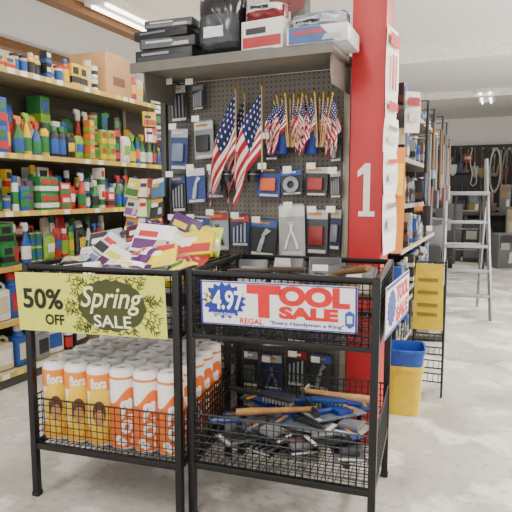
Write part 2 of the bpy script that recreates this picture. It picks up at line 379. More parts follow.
# ------------------------------------------------------------------ packages
def package(label,loc,rot,w,h,d,c1,c2,c3,style='box',name='package',cat='package',group=None,v=0,wr=.14):
    """origin at the centre, printed side facing -Y"""
    t=thing(name,label,cat,loc,rot,group); f=-d/2
    if style=='box':
        MB().box((0,0,0),(w,d,h),min(.006,d*.15)).build('carton',M(c1,.35),t)
        q=.46
        if v%3==0: MB().prism([(-w*q,-h*.4),(w*q,-h*.4),(w*q,-h*.05),(-w*q,-h*.05)],f-.001,f).build('printed_panel',M(c2,.35),t)
        elif v%3==1: MB().prism([(-w*q,-h*q),(w*.3,-h*q),(w*.05,h*q),(-w*q,h*q)],f-.001,f).build('printed_panel',M(c2,.35),t)
        else: MB().prism([(-w*q,h*.1),(w*q,h*.28),(w*q,h*q),(-w*q,h*q)],f-.001,f).build('printed_panel',M(c2,.35),t)
        MB().prism([(-w*.38,h*.04),(w*.1,h*.04),(w*.1,h*.24),(-w*.38,h*.24)],f-.0022,f).build('title_print',M(c3,.4),t)
        if v%2: MB().prism([(w*.08,-h*.36),(w*.4,-h*.34),(w*.38,-h*.02),(w*.14,-h*.04)],f-.0026,f).build('product_picture',M('#b9b2a4',.4),t)
    elif style=='bag':
        fn=pillow_fn(w,h,d,-h/2,wr,v*1.3)
        MB().pillow(w,h,d,16,-h/2,wr,v*1.3).build('pouch',M(c1,.2),t)
        b0,b1=[(.12,.5),(.5,.85),(.2,.62)][v%3]
        MB().grid(lambda u,q:fn(.06+.88*u,b0+(b1-b0)*q+.08*(u-.5)*(v%2),-1,.0015),12,8).build('printed_panel',M(c2,.25),t)
        MB().grid(lambda u,q:fn(.2+.45*u,b0+.08+.16*q,-1,.003),8,4).build('title_print',M(c3,.35),t)
    else:
        m=MB(); e=.012
        m.prism([(-w/2,-h/2),(w/2,-h/2),(w/2,h/2-e),(w/2-e,h/2),(-w/2+e,h/2),(-w/2,h/2-e)],-.0012,.0012).build('card',M(c1,.4),t)
        MB().box((0,-.002,h*.36),(w*.96,.0016,h*.2)).build('header_print',M(c2,.4),t)
        MB().box((-w*.08,-.0032,h*.37),(w*.6,.0016,h*.06)).build('title_print',M('#e6e2d8' if v%2 else '#c98a2a',.4),t)
        MB().box((w*.02,-.0022,-h*.44),(w*.8,.0016,h*.07)).build('footer_print',M('#c9c6bc',.4),t)
        q=MB()
        if style=='round':
            q.lathe([(w*.17,-.008),(w*.36,-.008),(w*.36,.008),(w*.17,.008),(w*.17,-.008)],20,(0,-.012,-h*.1),mat=Matrix.Rotation(PI/2,3,'X'))
        elif style=='tool':
            q.path([(-w*.24,-.01,-h*.36),(-w*.16,-.01,-h*.2),(0,-.01,0),(w*.06,-.01,h*.16)],[.007,.007,.005,.003],6)
            q.path([(w*.24,-.012,-h*.36),(w*.16,-.012,-h*.2),(0,-.012,0),(-w*.06,-.012,h*.16)],[.007,.007,.005,.003],6)
        elif style=='bars':
            for k in range(4): q.path([(w*(-.3+.2*k),-.008,-h*.38),(w*(-.3+.2*k),-.008,h*(.1+.04*k))],.006,6)
        elif style=='knife':
            q.path([(-w*.1,-.008,-h*.38),(0,-.01,-h*.1),(w*.05,-.01,h*.02)],[.012,.013,.008],8).prism([(w*.02,0),(w*.3,h*.18),(w*.1,h*.24),(-w*.05,h*.04)],-.009,-.006)
        elif style=='brush':
            q.path([(0,-.01,-h*.44),(0,-.012,-h*.3),(0,-.012,-h*.05)],[.008,.013,.01],8).prism([(-w*.36,-h*.06),(w*.36,-h*.06),(w*.36,h*.1),(-w*.36,h*.1)],-.02,-.004).prism([(-w*.33,h*.1),(w*.33,h*.1),(w*.36,h*.24),(-w*.36,h*.24)],-.016,-.006)
        else:
            q.box((0,-.014,-h*.1),(w*.66,.022,h*.42),.006)
        q.build('contents',M(c3,.35,.1),t)
    return t
PY=2.85
def hook(x,z,label,L=.13,tagc='#f3f1e6'):
    t=thing('peg_hook',label,'peg hook',(x,PY,z),0,'peg hooks on the end display')
    MB().path([(0,.0,0),(0,-L,0),(0,-L-.012,.012)],.0028,6).build('rod',STEEL,t)
    MB().box((0,-L-.016,.002),(.048,.0016,.032)).build('price_tag',M(tagc,.6),t)
# end display -------------------------------------------------------
t=thing('end_display','taupe pegboard end display shelving unit beside the red pillar','display shelving',(-1.3,PY,0))
MB().box((-.005,.012,1.0),(1.13,.02,1.88)).build('pegboard',PEG,t)
for x in (-.563,.552):
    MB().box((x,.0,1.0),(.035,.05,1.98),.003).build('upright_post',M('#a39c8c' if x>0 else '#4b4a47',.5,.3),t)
MB().box((-.01,-.2,.09),(1.1,.4,.18),.004).build('base_deck',M('#6b675f',.5),t)
ts=MB().box((.04,-.2,1.952),(1.09,.41,.022),.002).build('top_shelf',M('#8d897f',.5),t)
MB().box((.04,-.408,1.947),(1.09,.01,.05)).build('price_rail',M('#6b675e',.4),ts)
for x in (-.46,.56):
    m=MB(); m.prism([(x-.004,1.94),(x+.004,1.94),(x+.004,1.80),(x-.004,1.86)],-.35,0); m.build('shelf_bracket',M('#77736a',.5,.4),t)
# gondola behind, shelves on the right-aisle side
t=thing('gondola_shelving','shelving run behind the red pillar facing the right aisle','shelving',(-.9,3.95,0))
MB().box((-.3,0,.95),(.06,1.66,1.9)).build('back_panel',M('#33312c',.6),t)
RZ=[.14,.45,.72,.98,1.24,1.50,1.78]
for z in RZ:
    nar=.16 if z<.6 else 0
    sh=MB().box((.06-nar/2,0,z-.012),(.66-nar,1.64,.02),.002).build('shelf',M('#5f5b52',.5),t)
    MB().box((.394-nar,0,z-.012),(.008,1.64,.026)).build('price_rail',M('#a19c8b',.5),sh)
for y in (-.83,.83): MB().box((-.02,y,.95),(.5,.02,1.9),.002).build('end_panel',M('#3f3d37',.5),t)
PK=[
(194,120,214,159,'box2','#8f9193','#d9d9d9','#2b2f33','grey carded fitting left of the large flags'),
(187,167,205,203,'knife','#22387e','#e3e3e8','#b8bcc8','blue and white carded knife low left'),
(258,166,280,197,'box2','#1f3c96','#23262b','#d8601c','blue carded tape measure under small flags'),
(281,169,302,195,'round','#1c2026','#2d50ac','#8d9095','dark carded round tape beside tape measure'),
(305,166,328,196,'box2','#3a3d42','#c9c6bf','#a23a32','dark carded gauge at middle row right end'),
(184,216,209,251,'bars','#b4b9c0','#2a4478','#2b2f35','pale carded bits at the lower left corner'),
(208,211,228,250,'tool','#9fa5ac','#a83a30','#23262b','grey carded snips second in the lower row'),
(231,214,249,246,'bars','#2a3a64','#b8402f','#a4a8ac','narrow navy pack third in the lower row'),
(250,218,276,256,'knife','#34373c','#3a5fa0','#b4b9c0','dark carded pack under the tape measure'),
(279,204,305,256,'tool','#a4a7a9','#dedede','#f4f1ea','white carded pliers in the lower row'),
(306,208,328,254,'box2','#454a50','#c4c7cb','#8a2f2a','dark carded tools at lower row right end'),
(330,170,341,198,'bars','#2b2d31','#a9a9a9','#77797d','slim dark pack beside the right upright'),
(330,208,341,250,'box2','#222f55','#a9a9a9','#77797d','slim navy pack beside the right upright'),
(265,136,278,160,'box2','#33353a','#b9bcc2','#3a4a7a','small dark pack right of the large flags'),
(329,130,341,162,'knife','#2b2d31','#335082','#9a9fa6','slim dark knife pack right of the small flags'),
(208,167,225,198,'box2','#4f5760','#b8bcc4','#87898f','grey carded pack partly behind the large flags'),
(170,84,186,122,'bars','#222428','#a9abb0','#77797d','topmost long pack on left pegboard edge'),
(171,127,187,170,'box2','#213a70','#b0b4ba','#6a7a94','second long pack on left pegboard edge'),
(171,174,186,212,'bars','#2c2f37','#2a4684','#8a9096','third long pack on left pegboard edge'),
(171,216,185,254,'box2','#1a2d58','#b6b2a4','#6b6f7a','lowest long pack on left pegboard edge'),
(192,84,204,110,'bars','#44474c','#6a7a9a','#a4a8ac','grey narrow pack at the top left of pegboard'),
]
_c=[('#1f2024','#8a8f96','#4a4d52','black'),('#25305a','#a9acb2','#6b6f75','navy'),('#2b2d31','#8a2a26','#8a9096','dark red-topped'),('#3a3d42','#3a5aa8','#8d9095','grey blue-topped'),('#4a4e54','#c9ccd2','#2b2f35','slate'),('#7a7c80','#2b2d31','#3a3c40','pale grey')]
_o=['leftmost','second from left','third from left','third from right','second from right','rightmost']
for r_ in range(3):
    for k in range(6):
        c=_c[(k+2*r_)%6]; x0=190+k*24; y0=[262,306,350][r_]+[0,4][k%2]
        PK.append((x0,y0,x0+21,y0+36,['box2','tool','bars','knife'][(k+r_)%4],c[0],c[1],c[2],f"{c[3]} pack, {_o[k]} in {['upper','middle','lower'][r_]} row behind bins"))
for n_,(x0,y0,x1,y1,st,c1,c2,c3,desc) in enumerate(PK):
    yp=PY-.05-.03*(n_%2); a=at_y(x0,(y0+y1)/2,yp); bq=at_y(x1,(y0+y1)/2,yp); xm=(x0+x1)/2
    zt=at_y(xm,y0,yp).z; zb=at_y(xm,y1,yp).z
    package(desc,((a.x+bq.x)/2,yp,(zt+zb)/2),(R(-3),R(random.uniform(-4,4)),R(random.uniform(-8,8))),bq.x-a.x,zt-zb,.02,c1,c2,c3,st,'hanging_pack','hanging pack',v=n_)
    hook((a.x+bq.x)/2,zt-.006,'hook holding '+desc)
# ------------------------------------------------------------------ flags
def flag(label,base,tilt,L,H,F,dirx,seed,group,sx=.4,drop=.85,fold_=.016,taper=.45):
    rn=random.Random(seed)
    t=thing('stick_flag',label,'flag',base,(0,0,0),group)
    top=Vector((tilt[0],tilt[1],1)).normalized()*L; ax=top.normalized()
    MB().path([(0,0,0),top],.0042,6).build('stick',M('#c9a36a',.6),t)
    MB().lathe([(0,-.012),(.006,-.008),(.007,.004),(0,.03)],10,top).build('finial',M('#c9a23a',.3,.7),t)
    ph=rn.uniform(0,6)
    def fn(u,v,o=0):
        p=top-ax*(.02+(1-v)*H)
        s=u*F; g=min(1,u*3)
        return p+Vector((dirx*(sx*s*(1-taper*u)+fold_*.5*g*math.sin(u*7+ph+v*5)),-.03*u-fold_*g*math.sin(v*9+ph+u*2)-o,-s*drop+fold_*.7*u*math.cos(v*8+ph)))
    MB().grid(fn,28,30).build('cloth',STRIPE,t)
    q=MB(); q.grid(lambda u,v:fn(u,v,.0025),14,16,.48,6/13); q.build('canton',CANTON,t); return t
gr='large stick flags on the pegboard'
p=at_y(246,172,2.78); flag('large stick flag half hidden between the two front ones',p,(-.02,0),.42,.28,.36,-1,3,gr,.45,.86,.02,.4)
p=at_y(236,172,2.72); flag('large stars and stripes stick flag at the left front',p,(-.005,.01),.44,.31,.38,-1,1,gr,.58,.86,.024,.35)
p=at_y(262,172,2.70); flag('large stars and stripes stick flag at the right front',p,(-.01,.01),.44,.31,.37,-1,2,gr,.58,.86,.024,.35)
for i in range(2):
    p=at_y([235,260][i],175,PY)
    t=thing('flag_holder',['wire cup holder under the left large flag','wire cup holder under the right large flag'][i],'flag holder',p)
    MB().path([(0,0,0),(0,-.07,0)],.003,6).build('rod',STEEL,t)
    MB().path([(.035*math.cos(a*PI/8),-.105+.035*math.sin(a*PI/8),0) for a in range(16)],.003,6,True).build('ring',STEEL,t)
    MB().lathe([(0,-.03),(.024,-.03),(.028,.03),(.024,.03)],14,(0,-.105,-.01)).build('cup',M('#33363a',.5),t)
sm=['first','second','third','fourth','fifth','sixth','seventh','eighth']
for g in range(2):
    cx=[289,318][g]; bn=['left','right'][g]
    for i in range(8):
        p=at_y(cx-4+i*1.2,147,2.75-.016*(i%4))
        flag(f'small stick flag, {sm[i]} from left in the {bn} bunch of small flags',p,(-.23+.066*i,-.08-.04*(i%2)),.26 if i%2 else .235,.13,.17,-1 if i<4 else 1,20+i+g*9,'small stick flags in bunches',.55,.8,.014)
    p=at_y(cx,146,PY)
    t=thing('flag_bundle',f'blue wrapped cup gripping the {bn} bunch of small flags','flag holder',p)
    MB().lathe([(0,-.05),(.036,-.05),(.044,.02),(.038,.075),(.034,.075)],16,(0,-.115,0),.8).build('cup',M('#1f3a8a',.6),t)
    MB().path([(0,0,-.02),(0,-.08,-.02)],.004,6).build('rod',STEEL,t)
# ------------------------------------------------------------------ red pillar
t=thing('support_pillar','red painted pillar with a white number 1','pillar',(-.618,2.72,0))
MB().box((0,.09,CZ/2),(.166,.18,CZ-.002),.006).build('column',M('#b8242a',.45,0,.08,6),t)
p=at_y(366,190,2.718); ox=p.x+.618; oz=p.z
n1=[(-.036,-.13),(.044,-.13),(.044,-.105),(.019,-.105),(.019,.13),(-.006,.13),(-.043,.093),(-.043,.063),(-.013,.084),(-.013,-.105),(-.036,-.105)]
MB().prism([(ox+x,oz+z) for x,z in n1],-.003,-.0005).build('numeral',M('#f1ebe6',.6),t)
def sheet(label,loc,rot,w,h,c,marks,name='paper_sign',cat='paper sign'):
    t=thing(name,label,cat,loc,rot)
    MB().grid(lambda u,v:Vector(((u-.5)*w,-.012*math.sin(PI*v)*(u-.3),(v-.5)*h)),8,8).build('sheet',M(c,.6,0,.03),t)
    for (x,z,ww,hh,cc) in marks: MB().box((x*w,-.014,z*h),(ww*w,.0014,hh*h)).build('printed_block',M(cc,.6),t)
    return t
sheet('tall white and red paper sign hanging along the pillar right edge, upper',(-.518,2.79,1.88),(0,0,PI/2-R(7)),.17,.42,'#efece6',[(0,.36,.8,.14,'#c2242a'),(-.15,0,.12,.4,'#c2242a'),(.12,0,.12,.4,'#c2242a'),(0,-.38,.8,.1,'#c2242a')])
sheet('small white notice below the tall red sign on the pillar edge',(-.514,2.78,1.58),(0,R(5),PI/2-R(14)),.15,.18,'#f4f1ec',[(0,.2,.7,.1,'#8a8680'),(0,-.1,.7,.2,'#d0ccc5')])
sheet('white paper notice overlapping in the middle of the pillar edge',(-.51,2.77,1.4),(0,R(-4),PI/2-R(11)),.16,.22,'#eeebe4',[(0,.25,.7,.1,'#c2242a'),(0,-.1,.6,.2,'#d0ccc5')])
sheet('lowest white notice sheet hanging along the pillar right edge',(-.512,2.79,1.15),(0,R(-5),PI/2-R(9)),.17,.3,'#f1eee8',[(0,.3,.7,.08,'#77736c'),(0,0,.7,.2,'#d0ccc5')])
sheet('slim orange strip sign hanging tight beside the red pillar',(-.505,2.99,1.26),(0,0,R(42)),.07,.56,'#e0861f',[(0,.2,.5,.3,'#f2c12e')])
sheet('small white price flyer sticking out from the right aisle shelf',(-.47,3.16,1.74),(0,0,R(40)),.09,.22,'#e6e3dc',[(0,.25,.8,.2,'#a03030'),(0,-.1,.6,.25,'#c9c5be')])
# ------------------------------------------------------------------ stock on top of end display
def on_top(x0,y0,x1,yb,Y,d,c1,c2,c3,style,label,rz=0,v=0,wr=.1):
    z=1.966; a=at_y(x0,(y0+yb)/2,Y); q=at_y(x1,(y0+yb)/2,Y); zt=at_y((x0+x1)/2,y0,Y).z
    return package(label,((a.x+q.x)/2,Y+d/2+.01,z+(zt-z)/2),(0,0,rz),q.x-a.x,zt-z,d,c1,c2,c3,style,v=v,wr=wr)
lx=at_y(161,40,2.43).x
for k,(dx,zz,hh,w_,c,l) in enumerate([(0,2.0,.06,.34,'#232427','lowest flat dark wrapped pack in the stack at left of top shelf'),(.015,2.058,.05,.32,'#33353a','second flat dark wrapped pack up in the top shelf stack'),(-.01,2.107,.045,.33,'#1d1e20','third flat dark wrapped pack up in the top shelf stack'),(.02,2.15,.04,.27,'#45484d','topmost flat grey wrapped pack of the dark top shelf stack')]):
    package(l,(lx+dx,2.58,zz),(0,0,R([0,3,-3,5][k])),w_,hh,.27,c,['#3a3d42','#55585d','#2c2f33','#6b6f75'][k],['#8f9397','#c9cbd0','#77797d','#b9bcc2'][k],'box',v=k)
on_top(192,-12,238,49,2.43,.17,'#202126','#3a3e45','#dfe2e6','bag','tall black wrapped pack with pale print on the top shelf',R(3),2,.05)
package('grey carton behind the stack and tall black pack on the top shelf',(-1.25,2.77,2.08),(0,0,R(8)),.2,.22,.1,'#5b5e63','#3a3d42','#d0d0d0','box',v=2)
on_top(241,18,284,46,2.43,.22,'#dedbd6','#a82528','#2b2b2d','box','red and white carton at centre of the top shelf',R(-4),0)
z2=at_y(262,18,2.43).z
package('dark red wrapped pack lying on the red and white carton',(at_y(263,5,2.5).x,2.56,z2+.05),(0,0,R(6)),.21,.095,.18,'#7a2226','#d9d5cc','#2b2b2d','bag',v=1,wr=.08)
on_top(285,24,346,44,2.42,.25,'#cfd2d7','#3f5a94','#b83030','box','wide low white wrapped pack on the top shelf by the pillar',R(2),1)
z2=at_y(315,24,2.42).z
package('grey film-wrapped pack lying on the wide white pack by the pillar',(at_y(316,15,2.5).x,2.56,z2+.04),(0,0,R(-5)),.27,.075,.2,'#8f959c','#c9d0da','#33363a','bag',v=5,wr=.12)
package('blue carton showing behind the white packs on the top shelf',(-.84,2.78,2.08),(0,0,R(-3)),.2,.22,.1,'#2a4f96','#e6e6e6','#c23030','box',v=1)
package('dark carton behind the red and white carton on top shelf',(-1.05,2.79,2.14),(0,0,0),.2,.34,.08,'#3a3330','#7a2a2a','#d9d5cc','box',v=2)
# clip strip
cs=thing('clip_strip','hanging strip rack of small packets left of the pegboard','display rack',(-1.93,2.76,1.02))
MB().box((0,0,.17),(.035,.004,.4)).build('strip',M('#77756d',.5),cs)
MB().path([(0,0,.36),(0,0,.8),(.03,.02,.84),(.06,.06,.84)],.002,6).build('hook',M('#4a4945',.5,.4),cs)
cc=[('#d9c64a','#3a6b3a','#e8e3d0'),('#8a2f2a','#e6d9b8','#3a3a3a'),('#3f6f8f','#e9e6dc','#c9a23a'),('#c9c5b8','#7a4a8a','#3a3a3a'),('#5a8a3a','#f0e6c0','#b03030'),('#2a2c30','#d9a02a','#e6e6e6'),('#b9772a','#f3ead0','#2f4f8a'),('#6a4a8a','#e6e0d0','#c9b03a'),('#b03030','#e9d24a','#f3ead0')]
for k in range(9):
    i,j=k%3,k//3
    package(f"{['left','middle','right'][i]} packet in the {['top','second','bottom'][j]} row on the hanging strip rack",(-2.02+.088*i,2.735-.014*j,1.33-.115*j),(R(-16),R(9*(1-i)),0),.092,.118,.014,*cc[k],'box','seed_packet','packet',v=k)
# ------------------------------------------------------------------ heap in left bin
hp=random.Random(14)
HC=[[('white','#e9e6e2','#8b8f96','#3a3a3e'),('black','#2a2b2e','#9aa0a6','#d8c040'),('white','#dedbd6','#2b2b2d','#b43030'),('grey','#9a9da2','#33363a','#e6e6e6')],
[('white','#f0eeea','#33363a','#2b2b2d'),('white','#ece9e4','#5a6a8a','#3a3a3e'),('silver','#c9ccd0','#2b2d31','#c23a3a'),('charcoal','#3a3c40','#d9d6cf','#c23a3a')],
[('maroon','#3a1628','#d8c8d0','#e3d04a'),('white','#e6e2dc','#4a2244','#d9c84a'),('plum','#451d3e','#efe6ef','#d9c23a'),('maroon','#4a1c30','#b43a44','#e6e2dc')],
[('violet','#48285c','#e9e2ee','#e0cc40'),('purple','#562a6a','#efe9f0','#c23a3a'),('white','#ece9ee','#5a2a6a','#c23030'),('purple','#43235a','#ece4f0','#e6d23a')],
[('black','#29292c','#e0c830','#e9e4dc'),('yellow','#e6cf2e','#b43030','#f3efd8'),('white','#e8e4dc','#704a8a','#d9c23a'),('violet','#4f2c62','#e6dfe9','#e0c830')],
[('yellow','#e9d22e','#3f7a3a','#f3efe0'),('red','#9a2828','#e9d24a','#ede8de'),('yellow','#e0c22a','#b43434','#f0ead8'),('lime','#b9c83a','#f3efe0','#8a2f2a')]]
HR=['front','second','third','back']
for j in range(4):
    for i in range(6):
        nm_,c1,c2,c3=HC[i][j]
        st='bag' if hp.random()<.55 else 'box'; kd='pouch' if st=='bag' else 'carton'
        w_=hp.uniform(.155,.2); h_=hp.uniform(.12,.15)
        x=.09+i*.105+hp.uniform(-.012,.012); y=[.1,.23,.36,.49][j]+hp.uniform(-.012,.012)
        z=[.915,.965,1.015,1.05][j]+[-.02,.005,.015,.04,.035,.03][i]+.03*((i+j)%2)+hp.uniform(-.01,.01)
        rx=[-60,-50,-40,-30][j]+hp.uniform(-14,14); ry=hp.uniform(-26,26); rz=hp.uniform(-28,28)
        package(f"{nm_} {kd}, {COLN[i] if i in(0,5) else COLN[i]+' from left'} in the {HR[j]} row of the left bin heap",cl(LB,x,y,z),Euler((R(rx),R(ry),LB[1]+R(rz))),w_,h_,.042 if st=='bag' else .03,c1,c2,c3,st,kd,kd,v=hp.randrange(6),wr=.17)
for k,(x,y,z,w_,rz,c) in enumerate([(.18,.16,.79,.26,4,'#3a3c40'),(.5,.16,.79,.26,-5,'#8d8a92'),(.18,.42,.82,.26,-4,'#c9c4ba'),(.5,.42,.84,.26,6,'#5a3a6a')]):
    package(['charcoal','grey','cream','violet'][k]+' large carton buried beneath the left bin heap',cl(LB,x,y,z),Euler((R(-86),0,LB[1]+R(rz))),w_,.2,.05,c,'#8a8d92','#d0d0d0','box','carton','carton')
# ------------------------------------------------------------------ tools
def hammer(label,loc,rot,hc='#c79a62'):
    t=thing('hammer',label,'hammer',loc,rot)
    MB().path([(-.16,0,0),(-.1,0,0),(0,0,0),(.12,0,0),(.17,0,0)],[.014,.016,.012,.011,.012],10).build('handle',M(hc,.5,0,.2,30),t)
    m=MB().path([(.16,-.06,0),(.16,-.045,0),(.16,-.03,0),(.16,.02,0)],[.016,.016,.011,.012],12)
    for s in (-1,1): m.path([(.16,.015,s*.004),(.155,.05,s*.008),(.14,.085,s*.012)],[.01,.008,.003],6)
    m.build('head',M('#4a4c50',.35,.8),t); return t
def brush(label,loc,rot,hc='#1f3f86',bc='#9a9070'):
    t=thing('scrub_brush',label,'brush',loc,rot)
    MB().path([(-.17,0,.012),(-.12,0,.012),(-.03,0,.014),(.02,0,.016)],[.008,.013,.009,.012],8).build('handle',M(hc,.4),t)
    hd=MB().box((.09,0,.022),(.15,.042,.02),.006).build('head',M(hc,.4),t)
    m=MB()
    for i in range(9):
        for j in range(3): m.path([(.025+i*.016,-.013+j*.013,.014),(.024+i*.0165,-.015+j*.015,-.006)],.0055,5)
    m.build('bristles',M(bc,.8),hd); return t
def knife(label,loc,rot,hc='#1d3f9a'):
    t=thing('putty_knife',label,'putty knife',loc,rot)
    MB().path([(-.13,0,0),(-.11,0,0),(-.04,0,0),(0,0,0)],[.009,.014,.01,.011],8).build('handle',M(hc,.4),t)
    MB().prism([(0,-.012),(.03,-.014),(.1,-.045),(.1,.045),(.03,.014),(0,.012)],-.001,.001,Matrix.Rotation(PI/2,3,'X')).build('blade',M('#6f7174',.45,.6),t); return t
def screwdriver(label,loc,rot,hc='#c23a2a'):
    t=thing('screwdriver',label,'screwdriver',loc,rot)
    MB().path([(-.12,0,0),(-.115,0,0),(-.06,0,0),(-.02,0,0),(0,0,0)],[.008,.014,.012,.014,.007],8).build('handle',M(hc,.35),t)
    MB().path([(0,0,0),(.1,0,0),(.12,0,0)],[.0035,.0035,.002],6).build('shaft',M('#77797c',.4,.7),t); return t
z0=ZS+.022
def L3(x,y,z,rz,tx=0,ty=0): return cl(RB,x,y,z),Euler((R(tx),R(ty),RB[1]+R(rz)))
for kind,x,y,z,rz,kw,lab in [
 (brush,.34,.44,z0+.1,-20,{'hc':'#1d3f86'},'mid blue brush at the back of the lower tool shelf'),
 (brush,.40,.36,z0+.13,12,{'hc':'#22488e'},'light blue brush beside the wooden hammer'),
 (hammer,.53,.40,z0+.17,176,{},'pale wooden-handled hammer lying across the top of tool heap'),
 (hammer,.3,.2,z0+.15,24,{'hc':'#a87a48'},'brown wooden-handled hammer lying at the front left of tool heap'),
 (hammer,.54,.20,z0+.03,120,{'hc':'#2a2b2e'},'black-handled hammer at the front right of the tool shelf'),
 (knife,.17,.15,z0+.11,20,{'hc':'#1a346e'},'putty knife with blue handle at the front left'),
 (knife,.16,.42,z0+.05,70,{'hc':'#2a2b2e'},'black putty knife at the back left of tool shelf'),
 (screwdriver,.46,.09,z0+.09,15,{'hc':'#3a2222'},'dark red screwdriver at the front of the tool shelf'),
 (screwdriver,.62,.42,z0+.08,100,{'hc':'#2a2b2e'},'black screwdriver at the back right of tool shelf'),
 (brush,.2,.32,z0+.15,-15,{'hc':'#26282c','bc':'#8d897c'},'black-handled pale brush at the left of tool heap'),
]: kind(lab,*L3(x,y,z,rz),**kw)
for x,y,z,rz,w_,h_,c1,c2,c3,st,lab in [
 (.13,.24,z0+.06,25,.13,.24,'#6a6f78','#22407e','#1d1f23','knife','grey and blue carded tool pack at left of tool shelf'),
 (.30,.13,z0+.03,-18,.13,.2,'#1f2124','#6b6f75','#6a6e74','bars','black carded bit set at the front of tool shelf'),
 (.46,.26,z0+.06,40,.12,.22,'#33363b','#77797d','#55585d','box2','dark carded pack in the middle of tool shelf'),
 (.61,.28,z0+.09,-12,.13,.22,'#9a9894','#45484d','#6b6f75','box2','pale carded pack at the right of tool shelf'),
 (.61,.15,z0+.05,14,.12,.22,'#55585c','#23262a','#3f4247','box2','grey carded pack in the front right corner'),
 (.22,.48,z0+.03,-10,.14,.18,'#1a2448','#7f838c','#2a2c30','box2','navy carded pack at the back of tool shelf'),
 (.46,.48,z0+.03,8,.13,.18,'#232427','#6a2626','#6b6e73','round','black and red carded pack against back wires'),
 (.10,.40,z0+.04,-30,.11,.16,'#3a3d42','#8a8a8a','#26292d','box2','grey carded pack in the back left corner'),
 (.42,.11,z0+.06,30,.13,.2,'#2b2d31','#3f4247','#77797d','box2','charcoal carded tool at the front centre of tool shelf'),
 (.18,.12,z0+.06,-40,.12,.18,'#77797d','#22305a','#2f3134','bars','silver carded bits at the front left of tool shelf'),
 (.35,.30,z0+.1,20,.14,.28,'#6a7280','#22478c','#173079','brush','packed blue brush at the centre of tool heap'),
 (.52,.33,z0+.12,-38,.14,.28,'#5f6674','#8a8e96','#1a3a8a','brush','packed blue brush right of the tool heap centre'),
 (.23,.38,z0+.1,62,.14,.28,'#555b68','#1d2024','#173079','brush','packed blue brush at the back left of tool heap'),
 (.42,.2,z0+.11,75,.13,.26,'#5f6570','#2a4376','#2a2c30','knife','packed dark scraper at the front of tool heap'),
 (.55,.14,z0+.1,-50,.12,.22,'#1b1d20','#264488','#5a5d61','knife','black and blue carded knife at front right of tool shelf'),
 (.3,.1,z0+.1,70,.11,.18,'#232528','#2a4376','#77797d','box2','black carded pack slanting at the front of tool shelf'),
 (.56,.48,z0+.1,-70,.12,.2,'#4f5560','#22478c','#1a3a8a','brush','packed blue brush in the back right corner'),
]: package(lab,*L3(x,y,z,rz,-90+random.uniform(-7,7)),w_,h_,.02,c1,c2,c3,st,'carded_tool','carded tool')
for k,(x,y,z,rz,c1,c2,c3,st,lab) in enumerate([
 (.12,.46,.93,5,'#2a2c30','#8f949a','#6b6f75','box','dark carton at the back left of the upper tool basket'),
 (.28,.48,.94,-6,'#3b3c40','#a9a9a9','#8d9095','box','charcoal and white carton at back of the upper tool basket'),
 (.45,.46,.95,8,'#4a4d52','#2a2c30','#d0d0d0','box','grey carton right of the charcoal one in upper tool basket'),
 (.60,.46,.92,-10,'#33302c','#8a5f2f','#c9c9c9','box','brown-banded carton in the back right of upper tool basket'),
 (.16,.24,.86,12,'#45484d','#909398','#2a2c30','box','grey carton in the left of the upper tool basket'),
 (.36,.24,.87,-9,'#24262a','#6b6f75','#b9bcc0','box','black carton in the middle of the upper tool basket'),
 (.55,.22,.86,6,'#544c44','#2a2c30','#c9b98a','box','taupe carton in the right of the upper tool basket'),
]): package(lab,*L3(x,y,z,rz,-25),.14,.14,.05,c1,c2,c3,st,'carton','carton',v=k)
hammer('wooden-handled hammer resting at the right of upper tool basket',*L3(.57,.32,.985,128,0,12),hc='#7a5a3a')
screwdriver('black screwdriver lying in the middle of the upper tool basket',*L3(.36,.34,.965,-30),hc='#2a2b2e')
brush('dark wooden brush lying at the left of upper tool basket',*L3(.22,.34,.955,10),hc='#3a2e24',bc='#5a4f40')
knife('putty knife with wooden handle in the upper tool basket',*L3(.46,.3,.96,60),hc='#8a6232')
# ------------------------------------------------------------------ shelf stock builders
def b_bottle(t,w,h,c1,c2,c3):
    r=w*.47
    MB().lathe([(0,0),(r*.92,0),(r,.02*h),(r,.68*h),(r*.92,.75*h),(r*.55,.82*h),(r*.52,.88*h),(0,.88*h)],16,sy=.8).build('body',M(c1,.35),t)
    MB().lathe([(r*.6,.84*h),(r*.6,.985*h),(r*.54,h),(0,h)],14,sy=.9).build('cap',M(c2,.4),t)
    MB().lathe([(r*1.02,.12*h),(r*1.02,.6*h)],16,sy=.81).build('label',M(c3,.45),t)
def b_spray(t,w,h,c1,c2,c3):
    r=w*.46
    MB().lathe([(0,0),(r*.95,0),(r,.02*h),(r,.45*h),(r*.6,.62*h),(r*.32,.74*h),(r*.3,.8*h),(0,.8*h)],16,sy=.7).build('body',M(c1,.35),t)
    MB().prism([(-r*.4,.78*h),(r*.35,.78*h),(r*.5,.9*h),(r*.4,.985*h),(-r*.9,h),(-r*.95,.92*h),(-r*.5,.9*h)],-r*.25,r*.25).build('trigger_head',M(c2,.4),t)
    MB().lathe([(r*1.02,.1*h),(r*1.02,.42*h)],16,sy=.71).build('label',M(c3,.45),t)
def b_can(t,w,h,c1,c2,c3):
    r=w*.48
    MB().lathe([(0,.0),(r,0),(r*1.0,.03*h),(r*.97,.05*h),(r*.97,.95*h),(r,.97*h),(r,h),(r*.9,h),(r*.88,.97*h),(0,.97*h)],18).build('body',M('#b9b9b9',.35,.4),t)
    MB().lathe([(r*.985,.07*h),(r*.985,.92*h)],18).build('label',M(c1,.4),t)
    MB().lathe([(r*.995,.3*h),(r*.995,.6*h)],18).build('label_band',M(c2,.4),t)
